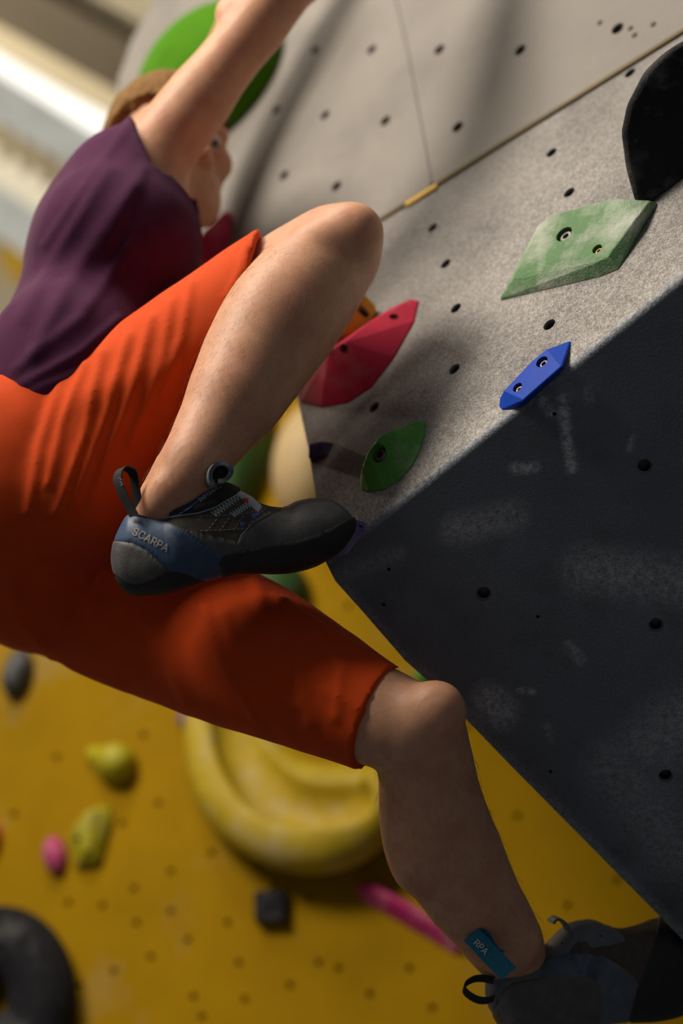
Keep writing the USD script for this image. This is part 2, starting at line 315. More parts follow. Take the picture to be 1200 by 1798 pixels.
cA = chalk_of(mA, [([(560, 990), (1200, 490)], 60, .55), ([(960, 540), (1200, 400)], 120, .4), ([(740, 700), (800, 610)], 40, .25), ([(620, 900), (700, 930)], 60, .6), ([(880, 560), (1000, 330)], 120, .35), ([(870, 640), (960, 560)], 60, .3)], PA)
pa = obj('panel', mA, 'wall_grey', wall_r, label='pale grey textured face', attrs={'chalk': cA * .6 + .12})
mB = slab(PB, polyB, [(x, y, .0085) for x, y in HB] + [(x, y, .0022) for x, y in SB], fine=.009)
cB = chalk_of(mB, [([(988, 700), (995, 760), (1005, 825)], 9, .95), ([(952, 700), (970, 725)], 7, .8), ([(905, 822), (938, 822)], 11, .8), ([(800, 930), (900, 905)], 30, .42), ([(1030, 1000), (1200, 1020)], 46, .42), ([(1060, 985), (1065, 985)], 16, .4),
                   ([(860, 1230), (880, 1250)], 34, .62), ([(915, 1210), (935, 1216)], 5, .7), ([(1150, 1030), (1165, 1040)], 12, .45), ([(1000, 1130), (1020, 1160)], 9, .4), ([(1110, 770), (1105, 790)], 6, .5), ([(600, 1010), (700, 970)], 18, .2),
                   ([(1150, 1300), (1200, 1260)], 60, .35), ([(880, 600), (1000, 690)], 30, .12), ([(1080, 1350), (1190, 1500)], 60, .26), ([(1030, 685), (1036, 700)], 10, .35), ([(960, 1270), (970, 1300)], 5, .4),
                   ([(589, 1020), (640, 1077), (712, 1160), (765, 1207), (900, 1347), (1200, 1650)], 16, .3)], PB)
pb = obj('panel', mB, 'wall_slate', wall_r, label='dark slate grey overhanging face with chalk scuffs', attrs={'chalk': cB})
# arris strip: arc tangent to both faces
half = GAP; nA, nB = PA.n, PB.n; ang = math.acos(nA @ nB); rad = GAP / math.tan(ang / 2)
cen = E0 + insA * GAP - nA * rad; rows = []
for k in range(9):
    t = k / 8; n_ = (math.sin((1 - t) * ang) * nA + math.sin(t * ang) * nB) / math.sin(ang); rows.append([cen + n_ * rad, cen + n_ * rad + ed * 1.05])
nseg = 90; V, Fc = [], []
for k in range(9):
    for j in range(nseg + 1): V.append(lerp(rows[k][0], rows[k][1], j / nseg))
for k in range(8):
    for j in range(nseg):
        q = k * (nseg + 1) + j; Fc += [(q, q + 1, q + nseg + 2), (q, q + nseg + 2, q + nseg + 1)]
mE = trimesh.Trimesh(c2w(A3(V)), Fc, process=False)
if (mE.face_normals[400] @ (R @ (nA + nB))) < 0: mE.invert()
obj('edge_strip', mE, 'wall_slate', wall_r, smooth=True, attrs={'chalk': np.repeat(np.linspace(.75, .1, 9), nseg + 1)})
# hidden flanks of the block, going back from its left edge
fl = [(470, 513), (505, 620), (523, 700), (541, 785), (553, 860), (566, 940)]
front = [PA.at(*q) for q in fl] + [E0] + [PB.at(*q) for q in polyB[1:8]]
bk = [p + (A3([.30, .02, -.9]) if i < 6 else A3([.75, .3, -.55])) for i, p in enumerate(front)]
v = c2w(A3(front + bk)); n_ = len(front); fcs = [t for i in range(n_ - 1) for t in ((i, i + 1, n_ + i + 1), (i, n_ + i + 1, n_ + i))]
obj('flank', trimesh.Trimesh(v, fcs, process=False), 'wall_slate', wall_r, label='hidden flank of the block')
polyUL = [(693, -10), (716, 90), (758, 318), (752, 330), (470, 508), (330, 470), (255, 430), (215, 300), (207, 140), (232, 70), (268, 5), (330, -120), (560, -420), (640, -420)]
polyUR = [(694.6, -10), (717.6, 90), (759.6, 317), (762, 325), (1200, 54), (1560, -170), (1560, -420), (645, -420)]
pul = obj('panel', slab(PU, polyUL, [(x, y, .009) for x, y in HU if x < 700 and y != 311] , fine=None), 'wall_upper', wall_r, label='upper pale grey board, left of the joint')
pur = obj('panel', slab(PU, polyUR, [(x, y, .009) for x, y in HU if x > 720]), 'wall_upper', wall_r, label='upper pale grey board, right of the joint')
for pl, hs, par, r in ((PA, HA, pa, .0078), (PU, [h_ for h_ in HU if h_[0] < 700], pul, .009), (PU, [h_ for h_ in HU if h_[0] > 720], pur, .009), (PB, HB, pb, .0085)):
    for x, y in hs: obj('bolt_insert', set_on(insert(r), c2w(pl.at(x, y)), pl.nw()), 'steel' if pl is PB else 'bronze' if pl is PU else 'dark_hole', par)
for x, y in SB: obj('screw_hole', set_on(insert(.0022, .008), c2w(PB.at(x, y)), PB.nw()), 'dark_hole', pb)
for x, y in ((1054, 40), (1108, 50), (1115, 62), (1148, 43)): obj('screw_hole', set_on(lathe([(0, -.004), (.004, -.004), (.004, .0006), (.002, .0008), (.0018, -.003), (0, -.003)], 10), c2w(PU.at(x, y)), PU.nw()), 'dark_hole', pur)
# ochre plywood edge in the joint between the upper wall and the block
s0, s1 = PA.at(470, 511), PA.at(1560, -166); sd = (s1 - s0) / np.linalg.norm(s1 - s0)
js = np.linspace(0, 1, 40); P_ = c2w(A3([lerp(s0, s1, t) for t in js])) + R @ ((nA + PU.n) / 2 * .001)
obj('joint_strip', ribbon(P_, R @ np.cross(sd, (nA + PU.n) / np.linalg.norm(nA + PU.n)), .0065, .006), 'ochre', wall_r, label='ochre strip in the joint')
ja = [PA.at(x, y) for x, y in ((716, 361.5), (770, 328))]
obj('joint_strip', ribbon(c2w(A3([lerp(ja[0], ja[1], t) for t in np.linspace(0, 1, 6)])) + R @ ((nA + PU.n) / 2 * .0016), R @ np.cross(sd, (nA + PU.n) / np.linalg.norm(nA + PU.n)), .0075, .006), 'yellow', wall_r, label='bright yellow stretch of the joint')
# yellow wall
wall_b = thing('wall_back', 'yellow painted climbing wall with bolt holes behind the climber', None, c2w(PY.p), kind='structure')
HY = [(612, 1063), (690, 1110), (820, 1275), (910, 1432), (998, 1590), (1085, 1545), (545, 1580), (560, 1690), (430, 1755), (355, 1785), (595, 1700), (510, 1730), (400, 1620), (330, 1650), (455, 1520), (300, 1530), (372, 1497), (278, 1410), (252, 1290),
      (235, 1560), (265, 1680), (200, 1705), (215, 1445), (240, 1620), (180, 1590), (120, 1585), (140, 1730), (25, 1430), (340, 1750), (420, 1690), (720, 1700), (650, 1745), (760, 1770), (100, 1330), (300, 1600), (480, 1560)]
yl = obj('panel', slab(PY, [(-700, 620), (300, 560), (1500, 560), (2000, 1200), (1900, 2500), (-700, 2500)], [(x, y, .0072) for x, y in HY]), 'wall_yellow', wall_b)
for x, y in HY: obj('bolt_insert', set_on(insert(.0072), c2w(PY.at(x, y)), PY.nw()), 'wall_yellow', yl)
# floor, far wall and roof of the hall
def box_between(a, b, up, w, h):                          # a bar between two camera-axis points
    a, b = A3(a), A3(b); x = (b - a) / np.linalg.norm(b - a); y = A3(up) - (A3(up) @ x) * x; y /= np.linalg.norm(y); z = np.cross(x, y)
    m = trimesh.creation.box([np.linalg.norm(b - a), w, h]); T = np.eye(4); T[:3, 0], T[:3, 1], T[:3, 2], T[:3, 3] = x, y, z, (a + b) / 2
    m.apply_transform(T); m.vertices = c2w(m.vertices); return m
fl_ = trimesh.creation.box([16, 18, .3]); fl_.apply_translation([0, 3, -.15])
obj('floor', fl_, 'mat_grey', label='dark grey padded floor of the hall', kind='structure')
e1 = A3([.866, -.5, 0]); e2 = A3([-.21, -.367, -.906]); e2 = e2 - (e2 @ e1) * e1; e2 /= np.linalg.norm(e2); rn = np.cross(e1, e2); rn = rn if rn[1] < 0 else -rn
RO = cam(100, 90, 6.5); PR = Plane(RO, rn)
ceil = thing('ceiling', 'sloping hall roof with pale sheets, dark beam and bright skylight strips', None, c2w(RO), kind='structure')
def roof_strip(name, y0, y1, mat_, thick=.03, drop=0., slope=.56, corr=False, label=None):   # strip between two lines that cross x = 0 at y0 and y1
    q = [PR.at(-1300, y0 - 1300 * slope, drop), PR.at(1300, y0 + 1300 * slope, drop), PR.at(1300, y1 + 1300 * slope, drop), PR.at(-1300, y1 - 1300 * slope, drop)]
    if corr:
        nx, ny = 360, 2; V = []; 
        for i in range(nx + 1):
            for j in range(ny + 1):
                p = lerp(lerp(q[0], q[1], i / nx), lerp(q[3], q[2], i / nx), j / ny); V.append(p + rn * .03 * math.sin(i * 1.3))
        fc = [t for i in range(nx) for j in range(ny) for t in ((i * 3 + j, i * 3 + j + 1, i * 3 + j + 4), (i * 3 + j, i * 3 + j + 4, i * 3 + j + 3))]
        m = trimesh.Trimesh(c2w(A3(V)), fc, process=False)
    else:
        V = A3(q + [p - rn * thick for p in q]); m = tri(m3.Manifold.hull_points(c2w(V).astype(np.float32)))
    return obj(name, m, mat_, ceil, label=label)
roof_strip('roof_sheet', -900, -20, 'roof_sheet', label='beige roof sheet')
roof_strip('beam', -34, 46, 'beam_paint', .1, .06, label='dark brown beam')
roof_strip('beam', -52, -26, 'beam_paint', .05, .12)
roof_strip('roof_sheet', 30, 95, 'roof_cream', label='cream sheet')
roof_strip('skylight', 92, 136, 'skylight_bright', slope=.62, label='bright white skylight')
roof_strip('roof_sheet', 132, 215, 'skylight_grey', slope=.62, label='translucent corrugated sheet')
roof_strip('roof_sheet', 212, 272, 'roof_sheet', corr=True, slope=.62)
roof_strip('skylight', 268, 328, 'skylight_cream', slope=.64, label='cream lit strip')
roof_strip('roof_sheet', 326, 420, 'skylight_grey', slope=.64)
fw = Plane(cam(100, 600, 9.0), [.1, .37, .93])
obj('wall_left', slab(fw, [(-3000, -1500), (2600, -1500), (2600, 1500), (-3000, 1500)], thick=.1), 'far_plaster', label='beige far wall of the hall below the roof', kind='structure')

# ================================================================== CLIMBING HOLDS
def hit(mesh, px, py):                                    # first point of a mesh seen at a pixel, and its normal
    d = W(px, py, 1.0) - EYE; d /= np.linalg.norm(d)
    loc, _, tr = mesh.ray.intersects_location([EYE], [d])
    if not len(loc): return None, None
    k = np.argmin(np.linalg.norm(loc - EYE, axis=1)); return loc[k], mesh.face_normals[tr[k]]
def make_hold(name, label, pl, pts, mat_, r=.005, bolts=(), soft=None, smooth=28, cat='climbing hold', shape=None, extra=()):
    nw = pl.nw(); off = float(nw @ c2w(pl.p)) + .0003
    m = shape if shape is not None else hull([c2w(pl.at(*q)) for q in pts], r)
    m = m.trim_by_plane(nw.tolist(), off)
    if soft:
        t = soften(m, soft); 
        m = man(t)
    t0 = tri(m); heads = []
    for px, py, rb, bm in bolts:
        p, n = hit(t0, px, py)
        if p is None: print('bolt misses', name, px, py); continue
        dirn = nw if soft is None else nw * .6 + n * .4; dirn /= np.linalg.norm(dirn)
        m = m - man(set_on(trimesh.creation.cylinder(rb * 1.25, .022, sections=28), p, dirn))
        heads.append((set_on(bolt(rb), p - dirn * .0035, dirn), bm))
    t = tri(m); base = c2w(pl.at(*np.mean([q[:2] for q in pts], 0)))
    th = thing(name, label, cat, base); b = obj('hold_body', t, mat_, th, smooth=smooth)
    for h_, bm in heads: obj('bolt', h_, bm, th, smooth=30)
    for nm, e_, em in extra: obj(nm, e_, em, th)
    return t
def ellipsoid(pl, px, py, h, a, b, c_, turn=0):           # axes along the wall (a, b, turned) and out of it (c)
    s = trimesh.creation.icosphere(5); ca, sa = math.cos(turn), math.sin(turn); q = s.vertices * [a, b, c_]
    q = np.stack([q[:, 0] * ca - q[:, 1] * sa, q[:, 0] * sa + q[:, 1] * ca, q[:, 2]], 1)
    o = pl.at(px, py, h) - pl.p; q += [o @ pl.u, o @ pl.v, h]
    return man(trimesh.Trimesh(pl.back(q), s.faces))
make_hold('climbing_hold', 'pale green chalky flat kite-shaped hold with two bolts', PA,
    [(884, 524, 0), (1055, 483, 0), (1085, 471, 0), (1151, 361, 0), (1128, 400, 0), (905, 492, .010), (925, 455, .018), (950, 398, .020), (970, 383, .020), (1075, 354, .016), (1140, 357, .008), (1050, 462, .012), (1070, 452, .012), (1118, 385, .014)],
    'green_pale', .003, [(991, 411, .0085, 'steel'), (1049, 437, .005, 'brass')], smooth=40)
make_hold('climbing_hold', 'small blue glossy hold with two sunken bolts near the edge of the grey block', PA,
    [(881, 713, 0), (885, 717, 0), (905, 716, 0), (925, 706, 0), (980, 655, 0), (990, 640, 0), (1000, 603, 0), (882, 700, .004), (889, 688, .010), (936, 638, .012), (962, 617, .012), (985, 645, .010), (920, 702, .010), (968, 660, .010)],
    'blue', .0022, [(909, 680, .0048, 'brass'), (952, 635, .0058, 'steel')], smooth=25)
make_hold('climbing_hold', 'leaf-shaped bright green hold with a sunken bolt above the toe of the raised shoe', PA,
    [(744, 745, 0), (743, 765, 0), (735, 792, 0), (722, 817, 0), (700, 842, 0), (675, 857, 0), (652, 861, 0), (639, 858, 0), (637, 846, .004), (640, 825, .014), (650, 797, .024), (668, 772, .028), (690, 760, .024), (720, 748, .010), (738, 743, .003)],
    'green_leaf', .003, [(664, 796, .0082, 'steel')], soft=.003, smooth=True)
make_hold('climbing_hold', 'crimson faceted long hold beside the raised calf', PA,
    [(732, 533, 0), (724, 568, 0), (690, 628, 0), (652, 678, 0), (612, 704, 0), (568, 712, 0), (534, 703, 0), (528, 690, .004), (546, 652, .022), (582, 618, .048), (610, 604, .044), (650, 571, .032), (690, 545, .016), (722, 531, .004)],
    'red', .004, [(604, 612, .004, 'dark_hole'), (692, 556, .004, 'dark_hole')], smooth=22)
QB = Plane(PA.at(1160, 330, .004), [.02, -.34, .94])
rimq = [QB.at(x, y) for x, y in ((1127, 346), (1112, 290), (1105, 232), (1114, 188), (1142, 134), (1173, 104), (1204, 84), (1290, 50), (1380, 60), (1390, 140), (1300, 238), (1200, 305))]
foot = [q - PA.n * ((q - PA.p) @ PA.n) for q in rimq]
make_hold('climbing_hold', 'large black rounded hold with chalky rim at the right border', PA, [(1200, 200)], 'black', shape=hull([c2w(q - PA.n * .0) for q in rimq + foot], .008), soft=.008, smooth=True)
make_hold('climbing_hold', 'small violet foothold under the toe of the raised shoe', PA,
    [(638, 921, 0), (635, 938, 0), (608, 971, 0), (592, 974, 0), (583, 968, .004), (588, 950, .012), (606, 930, .014), (626, 917, .008)],
    'purple', .003, [(631, 923, .0016, 'dark_hole')], smooth=25)
make_hold('climbing_hold', 'dark purple small hold on the left edge of the grey block behind the shoe', PA,
    [(550, 810, 0), (574, 800, 0), (582, 781, 0), (546, 800, .010), (547, 783, .014), (565, 779, .010)], 'purple_dark', .003)
make_hold('climbing_hold', 'yellow chunky hold half hidden behind the raised calf', PA,
    [(655, 552, 0), (640, 578, 0), (580, 632, 0), (545, 640, 0), (652, 540, .012), (636, 524, .03), (600, 540, .045), (560, 590, .05)], 'yellow', .006, [(632, 541, .004, 'dark_hole')], smooth=30)
make_hold('climbing_hold', 'magenta pointed hold on the upper wall between shirt and raised thigh', PU,
    [(404, 378, 0), (402, 420, 0), (380, 460, 0), (350, 470, 0), (340, 450, .03), (360, 412, .04), (396, 377, .02)], 'magenta', .005)
make_hold('climbing_hold', 'big lime green domed hold behind the raised arm', PU, [(365, 135)], 'green_apple', shape=ellipsoid(PU, 368, 138, .02, .16, .15, .10, 0), smooth=True)
# on the yellow wall
make_hold('climbing_hold', 'dark green bulging hold above the instep of the raised shoe', PY, [(430, 810)], 'green_deep', shape=ellipsoid(PY, 432, 808, .015, .052, .155, .09, math.radians(-8)), smooth=True)
make_hold('climbing_hold', 'dark green rounded hold between the raised shoe sole and the lower thigh', PY, [(485, 1040)], 'green_deep', shape=ellipsoid(PY, 482, 1045, .015, .075, .085, .08, 0), smooth=True)
make_hold('climbing_hold', 'cream rounded hold beside the left edge of the grey block', PY, [(540, 800)], 'cream', shape=ellipsoid(PY, 560, 812, .03, .100, .150, .13, math.radians(-10)), smooth=True)
make_hold('climbing_hold', 'charcoal pebble-shaped hold by the left border under the orange seat', PY, [(30, 1180)], 'charcoal', shape=ellipsoid(PY, 31, 1182, .015, .030, .056, .04, math.radians(-6)), smooth=True)
F1 = Field(PY.at(192, 1337) - .12, PY.at(192, 1337) + .12, .004)
def on_y(x, y, h): return PY.at(x, y, h)
F1.cap(on_y(205, 1341, .02), on_y(203, 1338, .03), .040, .036); F1.cap(on_y(165, 1325, .008), on_y(200, 1338, .012), .018, .03, .03)
make_hold('climbing_hold', 'lemon yellow round knob with a thin arm on the yellow wall', PY, [(192, 1337)], 'yellow_lime', shape=man(F1.mesh()), smooth=True)
make_hold('climbing_hold', 'olive yellow drooping hold beside the small pink one', PY, [(128, 1470, 0), (142, 1512, .01), (168, 1508, .01), (186, 1440, .01), (184, 1425, .01), (160, 1432, .035), (140, 1455, .03), (155, 1490, .03)], 'yellow_lime', .012, [(137, 1474, .006, 'dark_hole')], soft=.008, smooth=True)
make_hold('climbing_hold', 'small pink and red almond-shaped hold on the yellow wall', PY, [(97, 1502)], 'pink', shape=ellipsoid(PY, 97, 1502, .008, .024, .040, .03, math.radians(20)), smooth=True)
make_hold('climbing_hold', 'tiny red hold cut by the left border', PY, [(-14, 1475)], 'magenta', shape=ellipsoid(PY, -14, 1475, .008, .020, .034, .03, 0), smooth=True)
make_hold('climbing_hold', 'black square block hold on the yellow wall', PY, [(450, 1570, 0), (499, 1568, 0), (499, 1615, 0), (452, 1616, 0), (452, 1569, .03), (497, 1567, .03), (497, 1612, .03), (454, 1613, .03)], 'black', .005)
make_hold('climbing_hold', 'long thin magenta purple bar hold behind the lower shin', PY, [(634, 1562, 0), (640, 1575, 0), (800, 1668, 0), (815, 1664, 0), (634, 1558, .02), (660, 1562, .03), (720, 1595, .03), (812, 1652, .022)], 'pink', .008, smooth=40)
make_hold('climbing_hold', 'small blue violet hold peeking out under the orange shorts', PY, [(326, 1262)], 'purple', shape=ellipsoid(PY, 326, 1260, .006, .014, .026, .025, 0), smooth=True)
make_hold('climbing_hold', 'small green hold behind the lower left edge of the grey block', PY, [(752, 1188)], 'green_leaf', shape=ellipsoid(PY, 756, 1186, .008, .035, .022, .03, 0), smooth=True)
F1 = Field(PY.at(520, 1380) - A3([.33, .28, .25]), PY.at(520, 1380) + A3([.33, .28, .3]), .006)
def ridge(pts, k, op='add'):
    q = curve(A3(pts), 30)
    for a, b in zip(q, q[1:]): F1.cap(on_y(*a[:3]), on_y(*b[:3]), a[3], b[3], k, op)
ridge([(352, 1235, .03, .036), (364, 1310, .045, .046), (388, 1385, .055, .054), (445, 1445, .062, .060), (525, 1472, .07, .066), (600, 1462, .075, .068), (650, 1425, .075, .060), (672, 1385, .07, .05)], .006)
ridge([(400, 1255, .0, .05), (440, 1325, .0, .055), (500, 1375, .005, .055), (570, 1395, .01, .055), (640, 1385, .02, .05)], .012)
ridge([(412, 1250, .075, .034), (442, 1345, .085, .040), (500, 1405, .095, .042), (570, 1422, .10, .042), (620, 1408, .11, .038)], .025, 'cut')
bt = make_hold('climbing_hold', 'big yellow bowl-shaped hold with chalky hollow under the lower thigh', PY, [(520, 1380)], 'bowl_yellow', shape=man(F1.mesh()), smooth=True)
F1 = Field(PY.at(5, 1760) - A3([.26, .26, .2]), PY.at(5, 1760) + A3([.26, .26, .2]), .005)
ring = [(-2 + 78 * math.cos(a), 1748 + 100 * math.sin(a), .05) for a in np.linspace(0, 2 * np.pi, 25)]
for a, b in zip(ring, ring[1:]): F1.cap(on_y(*a), on_y(*b), .058, .058, .02)
F1.cap(on_y(60, 1850, .03), on_y(80, 1900, .03), .07, .07, .04)
make_hold('climbing_hold', 'large black ring-shaped hold in the lower left corner', PY, [(0, 1760)], 'black', shape=man(F1.mesh()), smooth=True)
hl = fw.at(30, 455); make_hold('climbing_hold', 'blurred yellow hold far behind the back of the purple shirt', fw, [(36, 455)], 'yellow', shape=ellipsoid(fw, 42, 452, .02, .15, .20, .15, .3), smooth=True)

# ================================================================== THE CLIMBER
RL = [(100, 865, 1.70, 80), (250, 700, 1.70, 80), (400, 575, 1.705, 82), (520, 488, 1.71, 86), (588, 442, 1.70, 79)]       # raised leg
RC = [(588, 442, 1.70, 78), (540, 503, 1.67, 92), (494, 561, 1.645, 99), (447, 636, 1.62, 91), (414, 695, 1.595, 81), (374, 759, 1.57, 64), (342, 812, 1.548, 56), (318, 856, 1.545, 51), (296, 885, 1.55, 46), (278, 920, 1.558, 38)]
LL = [(120, 1000, 1.82, 90), (300, 1095, 1.74, 90), (430, 1150, 1.67, 90), (560, 1212, 1.61, 88), (665, 1258, 1.57, 84), (738, 1287, 1.56, 76)]
LC = [(738, 1287, 1.56, 76), (748, 1345, 1.575, 80), (762, 1420, 1.595, 85), (792, 1500, 1.615, 87), (826, 1565, 1.63, 79), (858, 1610, 1.645, 70), (890, 1652, 1.66, 60), (910, 1678, 1.675, 46), (918, 1700, 1.682, 36)]
SPINE = [(110, 930, 1.75, 110), (120, 800, 1.77, 95), (130, 690, 1.80, 88), (165, 560, 1.84, 98), (208, 430, 1.88, 108), (236, 335, 1.93, 84), (268, 280, 1.98, 62)]
ARM = [(232, 335, 1.87, 80), (286, 257, 1.868, 60), (352, 171, 1.87, 55), (401, 107, 1.875, 48), (451, 44, 1.88, 50), (490, -12, 1.885, 50), (500, -26, 1.885, 50)]
FORE = [(500, -26, 1.885, 50), (560, -85, 1.93, 54), (640, -160, 1.99, 44), (720, -225, 2.05, 32), (745, -245, 2.07, 30)]
LARM = [(258, 385, 2.09, 58), (325, 240, 2.25, 46), (395, 112, 2.30, 42), (455, -20, 2.32, 40), (520, -120, 2.33, 36), (590, -190, 2.33, 26)]
HC = cam(300, 274, 2.06)                                  # head
hf = A3([.50, .08, .86]); hf /= np.linalg.norm(hf); hu = A3([.15, .95, .20]); hu -= (hu @ hf) * hf; hu /= np.linalg.norm(hu); hs = np.cross(hu, hf)
def hp(f, s_, u): return HC + hf * f + hs * s_ + hu * u
def head_field(G, grow=0.0):
    ax = [hf, hs, hu]
    G.ell(hp(-.012, 0, .028), ax, A3([.097, .077, .084]) + grow, .02)
def body(G, grow=0.0):
    for ch, k in ((RL, .012), (LL, .012), (SPINE, .03), (ARM, .01), (FORE, .01), (LARM, .01)): G.chain(ch, k, grow)
    G2 = Field([-.60, -.66, -2.50], [.30, .96, -1.40], .0048); G2.chain(RC, .012, grow); G2.chain(LC, .012, grow); G.merge(G2, .01)
    # shoulders, chest and pelvis across
    G.cap(cam(205, 430, 1.81), cam(225, 450, 1.99), .085 + grow, .085 + grow, .05)
    G.cap(cam(240, 320, 1.86), cam(255, 385, 2.07), .055 + grow, .048 + grow, .03)
    G.cap(cam(100, 880, 1.68), cam(115, 990, 1.83), .085 + grow, .085 + grow, .04)
    G.cap(cam(20, 930, 1.69), cam(40, 1010, 1.84), .085 + grow, .085 + grow, .04)
    # neck and head
    G.cap(cam(272, 290, 1.98), hp(-.02, 0, -.05), .062, .056, .03)
LO, HI = cam(-190, 1800, 1.75), cam(640, 120, 1.75)
G = Field([-.60, -.66, -2.50], [.30, .96, -1.40], .0048)
body(G); head_field(G)
ax = [hf, hs, hu]
G.cap(hp(.03, 0, -.01), hp(.055, 0, -.07), .060, .045, .03); G.cap(hp(.055, 0, -.07), hp(.075, 0, -.095), .035, .024, .025)   # face, jaw, chin
for s_ in (-1, 1):
    G.cap(hp(.0, .055 * s_, -.04), hp(.06, .022 * s_, -.092), .022, .018, .025)
    G.ell(hp(.062, .042 * s_, -.025), ax, [.026, .024, .022], .02)                      # cheek
    G.cap(hp(.084, .014 * s_, .024), hp(.068, .052 * s_, .018), .010, .009, .012)       # brow
    G.ell(hp(.094, .031 * s_, .004), ax, [.016, .016, .011], .01, 'cut')                # eye socket
    G.ell(hp(-.005, .080 * s_, -.005), ax, [.017, .007, .031], .008)                    # ear
    G.ell(hp(.100, .012 * s_, -.041), ax, [.012, .009, .008], .008)                     # nostril wing
G.cap(hp(.088, 0, .012), hp(.112, 0, -.032), .009, .0125, .012)                         # nose
G.cap(hp(.085, -.02, -.062), hp(.085, .02, -.062), .009, .009, .012); G.cap(hp(.083, -.016, -.076), hp(.083, .016, -.076), .009, .009, .012)
# raised knee cap, shin ridge, ankle bones, tendon
G.ell(cam(625, 405, 1.66), np.eye(3), [.030, .030, .026], .03); G.ell(cam(560, 425, 1.648), np.eye(3), [.022, .018, .016], .02)
G.cap(cam(560, 535, 1.63), cam(455, 730, 1.575), .014, .010, .025)
G.ell(cam(284, 872, 1.522), np.eye(3), [.012, .015, .008], .02); G.cap(cam(290, 822, 1.56), cam(256, 905, 1.555), .010, .011, .02)
G.ell(cam(922, 1655, 1.625), np.eye(3), [.016, .018, .013], .02); G.cap(cam(805, 1620, 1.665), cam(872, 1705, 1.665), .014, .012, .02)
G.ell(cam(768, 1245, 1.52), np.eye(3), [.03, .03, .025], .03); G.ell(cam(722, 1460, 1.60), np.eye(3), [.026, .06, .03], .03)
G.ell(cam(400, 22, 1.878), np.eye(3), [.016, .018, .018], .02)                           # elbow
# hands: palm and five fingers closed on the holds above the frame
def hand(wr, fwd, out, side):
    wr, fwd, out = A3(wr), A3(fwd) / np.linalg.norm(fwd), A3(out, float); out -= (out @ fwd) * fwd; out /= np.linalg.norm(out); lat = np.cross(fwd, out) * side
    pc = wr + fwd * .05
    G.ell(pc, [fwd, lat, out], [.056, .042, .017], .015)
    for i, (o, L) in enumerate(((-.030, .062), (-.010, .074), (.010, .070), (.029, .056))):
        a = wr + fwd * .088 + lat * o; b = a + (fwd * .8 - out * .5) * L * .5; c_ = b + (fwd * .1 - out) * L * .38; e = c_ + (-fwd * .5 - out * .6) * L * .3
        for p, q, r0, r1 in ((a, b, .0095, .009), (b, c_, .009, .0085), (c_, e, .0085, .0075)): G.cap(p, q, r0, r1, .006)
    a = wr + fwd * .025 - lat * .034; b = a + fwd * .03 - lat * .022 - out * .01; c_ = b + fwd * .028 - lat * .004 - out * .014
    G.cap(a, b, .0125, .011, .01); G.cap(b, c_, .0105, .0085, .008)
hr, hl_ = cam(745, -245, 2.07), cam(590, -190, 2.33)
hand(hr, cam(760, -258, 2.085) - hr, PU.n, 1); hand(hl_, cam(603, -203, 2.345) - hl_, PU.n, -1)
skin = smooth(G.mesh(), 5)
climber = thing('person', 'climber in purple t-shirt and orange shorts with one foot raised on the grey block', 'person', W(110, 930, 1.75))
obj('body', skin, 'skin', climber, smooth=True)
for s_ in (-1, 1):
    e = trimesh.creation.icosphere(3, .0115); e.vertices = c2w(e.vertices + hp(.0755, .031 * s_, .004)); ep = obj('eye', e, 'eye_white', climber, smooth=True)
    i_ = trimesh.creation.icosphere(2, .0062); i_.vertices = c2w(i_.vertices + hp(.0812, .031 * s_ + .001, .000)); obj('iris', i_, 'iris', ep, smooth=True)
H = Field(HC - .16, HC + .16, .0035); head_field(H, .013); H.cap(hp(-.06, 0, -.03), hp(-.075, 0, .03), .062, .07, .03)
X = np.stack(np.meshgrid(*[H.o[k] + H.h * np.arange(H.n[k]) for k in range(3)], indexing='ij'), -1)
q = X - HC; qf, qs, qu = q @ hf, q @ hs, q @ hu
line = np.where(qf > .055, .046 + .012 * np.abs(qs) / .05, np.where(qf > -.02, .03 + (qf + .02) * .4, -.085))   # hairline: brow, temple, nape
H.F += ((meshkit.fbm(np.stack([qf * 45, qs * 150, qu * 45], -1), 3) - .5) * .008).astype(np.float32)
H.F = np.maximum(H.F, (line - qu + (meshkit.noise(np.stack([qf * 90, qs * 90, qu * 20], -1)) - .5) * .02).astype(np.float32))
lp_ = Field(hp(.09, 0, -.07) - .05, hp(.09, 0, -.07) + .05, .002); lp_.cap(hp(.0875, -.017, -.0625), hp(.0895, 0, -.061), .005, .0065, .006); lp_.cap(hp(.0895, 0, -.061), hp(.0875, .017, -.0625), .0065, .005, .006); lp_.cap(hp(.086, -.015, -.075), hp(.089, 0, -.076), .005, .007, .006); lp_.cap(hp(.089, 0, -.076), hp(.086, .015, -.075), .007, .005, .006)
obj('lips', lp_.mesh(), 'lips', climber, smooth=True)
obj('hair', H.mesh(), 'hair', climber, smooth=True, label='short sandy brown hair')

